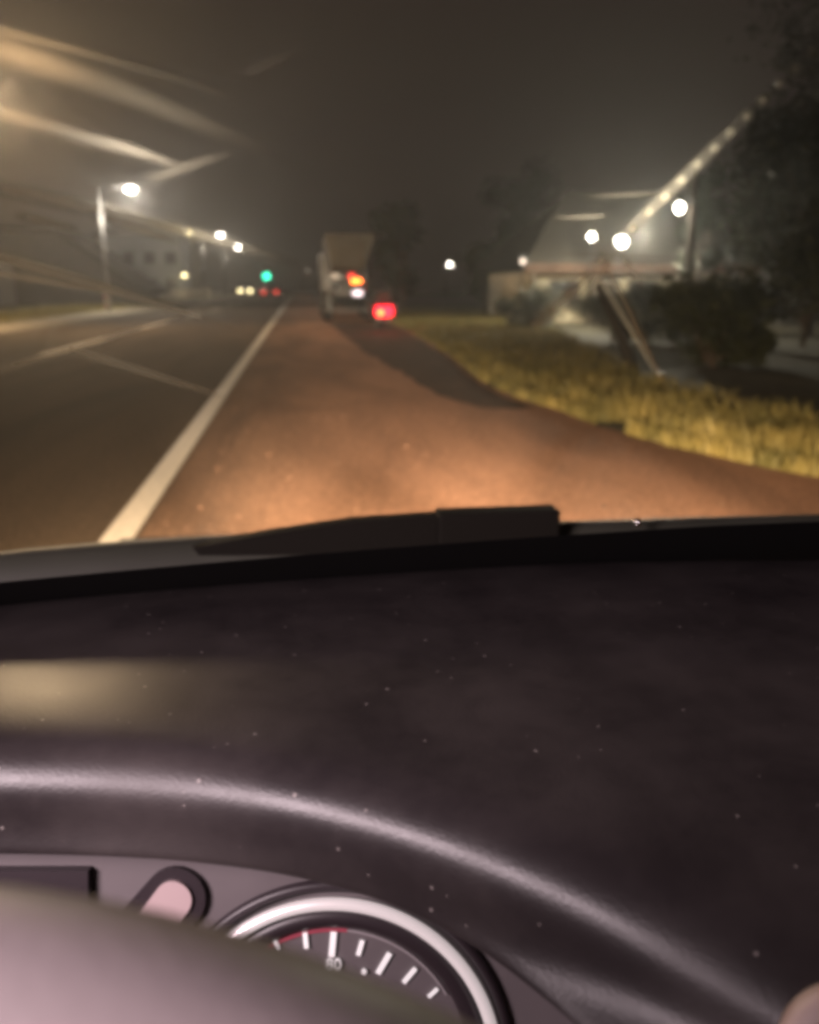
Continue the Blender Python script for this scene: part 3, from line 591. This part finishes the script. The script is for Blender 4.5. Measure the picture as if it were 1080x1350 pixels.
# slanted pill-shaped warning window with its dark surround, and the dark display to its left
def pill(ax, ay, bx, by, r_, depth, th):
    a, b2 = cpt(ax, ay, depth), cpt(bx, by, depth); d = (b2 - a).normalized(); s = d.cross(FWD).normalized(); k = depth / 1080 * r_; pts = []
    for i in range(13): t_ = math.pi * i / 12; pts.append(b2 + s * math.cos(t_) * k + d * math.sin(t_) * k)
    for i in range(13): t_ = math.pi * i / 12; pts.append(a - s * math.cos(t_) * k - d * math.sin(t_) * k)
    return prism(BM(), pts, -FWD * th)
obj('indicator_surround', pill(185, 1235, 232, 1182, 41, .40, .003), M['dark'], cl)
obj('indicator_window', pill(180, 1250, 229, 1185, 25, .397, .002), mat('pink_window', (.50, .38, .38), .5), cl)
bm = BM(); box(bm, (0, 0, 0), (1, 1, 1), bev=0); bmesh.ops.scale(bm, verts=bm.verts, vec=(330 * K, 190 * K, .006)); bm.transform((lambda q: (setattr(q, 'translation', cpt(-47, 1240, .398)) or q))(Matrix((RGT, UPV, -FWD)).transposed().to_4x4())); obj('display', bm, M['dark'], cl)

# steering wheel close to the eye
M['wheel'] = mat('wheel_cover', (.38, .32, .325), .5, var=.06, scale=20, bump=.03, bscale=300)
wc = EYE - RGT * .090 - UPV * .2803 + FWD * .12
bm = BM(); torus(bm, wc, RGT, UPV, .202, .023, 0, 360, 140, 24); sw = obj('steering_wheel', bm, M['wheel'], car, True)
bm = BM(); tube(bm, [wc + FWD * .05, wc + FWD * .02, wc, wc - FWD * .005], [.075, .085, .075, .03], 40); obj('hub', bm, M['wheel'], sw, True)
for a in (180, 0, 270):
    d = RGT * math.cos(R(a)) + UPV * math.sin(R(a)); bm = BM(); tube(bm, [wc + d * .06 + FWD * .02, wc + d * .20], [.022, .014], 12); obj('spoke', bm, M['wheel'], sw, True)

# windscreen: clear pane, black band along its foot, grease strips drawing lamp flare; cowl, bonnet and wiper outside
clear = bpy.data.materials.new('clear_glass'); clear.use_nodes = True
cn = clear.node_tree.nodes; cn.remove(cn['Principled BSDF']); tr = cn.new('ShaderNodeBsdfTransparent'); tr.inputs[0].default_value = (1, 1, 1, 1); clear.node_tree.links.new(tr.outputs[0], cn['Material Output'].inputs[0])
def ws(x, s):
    """point on the curved windscreen: x across, s 0 at the foot to 1 at the header"""
    c = (x - .35); y0 = .70 - .096 * c * c; y1 = -.02 - .1 * c * c
    return Vector((x * (1 - .0 * s), y0 + (y1 - y0) * s, .965 + (1.50 - .965) * s - .01 * c * c))
def ws_strip(s0, s1, n=24, m=6, x0=-.42, x1=1.12, off=0):
    bm = BM(); g_ = [[bm.verts.new(ws(x0 + (x1 - x0) * i / n, s0 + (s1 - s0) * j / m) + Vector((0, off * .6, off * .8))) for i in range(n + 1)] for j in range(m + 1)]
    for j in range(m):
        for i in range(n): bm.faces.new((g_[j][i], g_[j][i + 1], g_[j + 1][i + 1], g_[j + 1][i]))
    return bm
wsn = obj('windscreen', ws_strip(.0, 1), clear, car, True)
bm = BM(); g_ = [[bm.verts.new(ws(x_, .08 + (.196 + .030 * min(1, max(0, (x_ + .3) / .6)) - .08) * j / 3) + Vector((0, -.0018, -.0024))) for x_ in [-.42 + 1.54 * i / 30 for i in range(31)]] for j in range(4)]
for j in range(3):
    for i in range(30): bm.faces.new((g_[j][i], g_[j][i + 1], g_[j + 1][i + 1], g_[j + 1][i]))
obj('frit_band', bm, mat('black_ceramic_band', (.012, .011, .011), .8, spec=.15), wsn, True)

M['bonnet'] = mat('dusty_dark_paint', (.11, .11, .085), .55, .0, var=.3, scale=5)
bm = BM(); g_ = []
prof = [(.78, .965), (.805, 1.016), (.86, .992), (1.2, .86), (1.55, .73), (1.85, .54), (1.9, .36)]
for (yy, zz) in prof:
    g_.append([bm.verts.new((.35 + c * .78, yy - (.05 + .14 * (yy > 1.5)) * c * c, zz + .010 * max(0, -c) - .004 * c * c * (1 + 4 * (abs(c) > .95)))) for c in [-1, -.8, -.5, -.2, 0, .2, .5, .8, 1]])
for j in range(len(prof) - 1):
    for i in range(8): bm.faces.new((g_[j][i], g_[j][i + 1], g_[j + 1][i + 1], g_[j + 1][i]))
bn = obj('bonnet', bm, M['bonnet'], car, True); q = bn.modifiers.new('s', 'SUBSURF'); q.levels = 1; q.render_levels = 3
# wiper resting along the cowl
wp = [(-.20, .835, 1.006), (-.06, .815, 1.016), (.03, .82, 1.023), (.14, .825, 1.028), (.255, .80, 1.030)]
bm = BM()
a_ = [(-.075, .79, 1.012), (.045, .80, 1.020), (.125, .803, 1.024)]
prism(bm, [(-.10, .778, .99), (-.11, .778, 1.006), (-.03, .780, 1.017), (.045, .785, 1.0245), (.135, .786, 1.027), (.135, .786, .985)], (0, .018, 0))
wi = obj('wiper', bm, M['wiper'], car)
bm = BM(); box(bm, (.193, .785, 1.011), (.125, .03, .042), bev=.003); obj('blade_holder', bm, M['wiper'], wi)
# washer jet, the little bright point on the cowl
bm = BM(); g = bmesh.ops.create_uvsphere(bm, u_segments=12, v_segments=8, radius=.0045); bmesh.ops.translate(bm, verts=g['verts'], vec=(.338, .772, 1.016)); obj('washer_jet', bm, mat('bright_metal', (.9, .9, .88), .15, 1), bn, True)

# roof, pillars and an added fill lamp beside the driver (all out of view)
bm = BM(); box(bm, (.35, -.75, 1.56), (1.72, 1.5, .05), bev=.02); rf = obj('roof', bm, M['carpaint'], car)
for sx in (-.42, 1.12):
    bm = BM(); tube(bm, [(sx, .55, .97), (sx + (.03 if sx < 0 else -.03), .25, 1.22), (sx + (.1 if sx < 0 else -.1), -.02, 1.54)], .03, 10); obj('pillar', bm, M['black'], car)
bm = BM(); tube(bm, [(-.64, -.30, .9), (-.63, -.26, 1.25), (-.50, -.22, 1.54)], .035, 10); dp = obj('door_pillar', bm, M['black'], car)
bm = BM(); box(bm, (-.60, -.15, 1.42), (.03, .14, .10), bev=.008); obj('cabin_fill_lamp', bm, emis('cabin_fill_glow', (1, .86, .88), 3), dp)  # made-up lamp body for the cabin fill
al = bpy.data.lights.new('cabin_fill_light', 'AREA'); al.shape = 'RECTANGLE'; al.size = .30; al.size_y = .24; al.energy = 12.5; al.color = (1, .79, .84)  # added pinkish cabin light, source unseen, set for the dashboard rim highlight
ao = bpy.data.objects.new('cabin_fill_light', al); COL.objects.link(ao); ao.location = (-.56, -.13, 1.40)
ao.rotation_euler = (Vector((-.08, .30, 1.03)) - Vector(ao.location)).to_track_quat('-Z', 'Y').to_euler()

# headlights of our own car
for hx in (-.28, .98):
    bm = BM(); g = bmesh.ops.create_uvsphere(bm, u_segments=16, v_segments=8, radius=1); bmesh.ops.scale(bm, verts=g['verts'], vec=(.14, .09, .09)); bmesh.ops.translate(bm, verts=g['verts'], vec=(hx, 1.80, .46)); obj('headlight', bm, emis('headlight_glass', (1, .8, .55), 5), car, True)
    bm = BM(); box(bm, (hx, 2.03, .615), (.40, .17, .006)); obj('beam_cutoff_plate', bm, M['black'], car)  # added unseen plate, keeps the beam off the trees and house
    s = bpy.data.lights.new('headlight_beam', 'SPOT'); s.energy = 1900; s.spot_size = R(110); s.spot_blend = .9; s.color = (1, .72, .44); s.shadow_soft_size = .02
    o = bpy.data.objects.new('headlight_beam', s); COL.objects.link(o); o.location = (hx, 1.98, .60); o.rotation_euler = (R(90 - 13), 0, R(-5))
    s = bpy.data.lights.new('headlight_hot_spot', 'SPOT'); s.energy = 4300; s.spot_size = R(26); s.spot_blend = 1; s.color = (1, .74, .48); s.shadow_soft_size = .03
    o = bpy.data.objects.new('headlight_hot_spot', s); COL.objects.link(o); o.location = (hx, 1.98, .58); o.rotation_euler = (R(90 - 3.2), 0, R(-1))

# flare streaks of the lamps, drawn as greasy strips on the glass: (px start, px end) found by eye, laid on the pane's own surface
def on_glass(px, py):
    d = (FWD + RGT * ((px - 540) / 1080) + UPV * ((675 - py) / 1080))
    lo, hi = .05, 1.5
    for _ in range(40):
        t_ = (lo + hi) / 2; p = EYE + d * t_; s = (p.z - .965) / (1.5 - .965)
        if p.y < ws(p.x, s).y: lo = t_
        else: hi = t_
    return EYE + d * lo
def smear(a, b_, w0, w1, m, seg=10, bow=0):
    bm = BM(); uvl = bm.loops.layers.uv.new('UVMap'); L = []; 
    for i in range(seg + 1):
        f = i / seg; x = a[0] + (b_[0] - a[0]) * f; y = a[1] + (b_[1] - a[1]) * f + bow * 4 * f * (1 - f); w = w0 + (w1 - w0) * f
        dx, dy = b_[0] - a[0], b_[1] - a[1]; ln = math.hypot(dx, dy); nx, ny = -dy / ln * w / 2, dx / ln * w / 2
        L.append([bm.verts.new(on_glass(x - nx, y - ny) - FWD * .0015), bm.verts.new(on_glass(x, y) - FWD * .0015), bm.verts.new(on_glass(x + nx, y + ny) - FWD * .0015)])
    for i in range(seg):
        for j in range(2):
            f = bm.faces.new((L[i][j], L[i + 1][j], L[i + 1][j + 1], L[i][j + 1]))
            for lp, uv in zip(f.loops, ((i / seg, j / 2), ((i + 1) / seg, j / 2), ((i + 1) / seg, (j + 1) / 2), (i / seg, (j + 1) / 2))): lp[uvl].uv = uv
    return obj('flare_smear', bm, m, wsn)
SM = smear_mat('flare_grease', (1, .92, .8), .34)
SMA = smear_mat('thin_flare_grease', (.9, .78, .62), .07)
SMB = smear_mat('flare_grease_film', (.95, .85, .72), .2)
SMC = smear_mat('thick_flare_grease', (1, .92, .8), .42, 0, 1.06, .95)
SMD = smear_mat('dotted_flare_grease', (.95, .85, .7), .55, 118)
for a, b_, w0, w1, m, bow in (
    ((-60, 50), (420, 235), 60, 20, SMA, -12), ((-60, 30), (360, 150), 12, 5, SMA, -6), ((-60, 140), (245, 225), 22, 8, SMB, -4), ((130, 182), (240, 222), 8, 6, SMB, 0),
    ((190, 242), (310, 203), 14, 6, SMB, 0), ((325, 102), (392, 70), 8, 5, SMB, 0), ((-80, 235), (400, 352), 24, 10, SMC, -8), ((20, 285), (110, 305), 12, 8, SMC, 0), ((120, 284), (240, 322), 16, 8, SMC, 0),
    ((-80, 318), (340, 445), 22, 8, SMC, -4), ((-60, 352), (180, 392), 10, 6, SMC, 0), ((60, 450), (300, 525), 14, 8, SMC, 0), ((-40, 500), (300, 400), 14, 6, SMC, 0),
    ((700, 435), (1100, 40), 15, 20, SMD, 0), ((690, 445), (1000, 138), 16, 14, SMB, 0), ((700, 435), (812, 338), 22, 12, SM, 0), ((775, 300), (880, 520), 12, 6, SM, 0), ((812, 330), (850, 385), 10, 6, SM, 0), ((812, 330), (770, 400), 9, 5, SM, 0),
    ((725, 290), (800, 287), 6, 6, SMB, 0), ((730, 335), (900, 342), 7, 6, SMB, 0), ((770, 262), (900, 256), 8, 6, SMA, 0)):
    k_ = 1.0 if m in (SMA, SMD) else 1.7
    smear(a, b_, w0 * k_, w1 * k_, m, bow=bow)

# ---------------------------------------------------------------- added haze, stands in for windscreen glare around the lamps
hz = bpy.data.materials.new('glare_haze'); hz.use_nodes = True
hn = hz.node_tree.nodes; hn.remove(hn['Principled BSDF']); pv = hn.new('ShaderNodeVolumePrincipled')
pv.inputs['Color'].default_value = (.95, .95, .95, 1); pv.inputs['Density'].default_value = .0026; pv.inputs['Anisotropy'].default_value = .6
hz.node_tree.links.new(pv.outputs[0], hn['Material Output'].inputs['Volume'])
bm = BM(); box(bm, (0, 340, 14), (240, 740, 30)); tag(obj('haze', bm, hz), 'thin added haze standing in for windscreen glare around the street lamps', 'haze', kind='stuff')
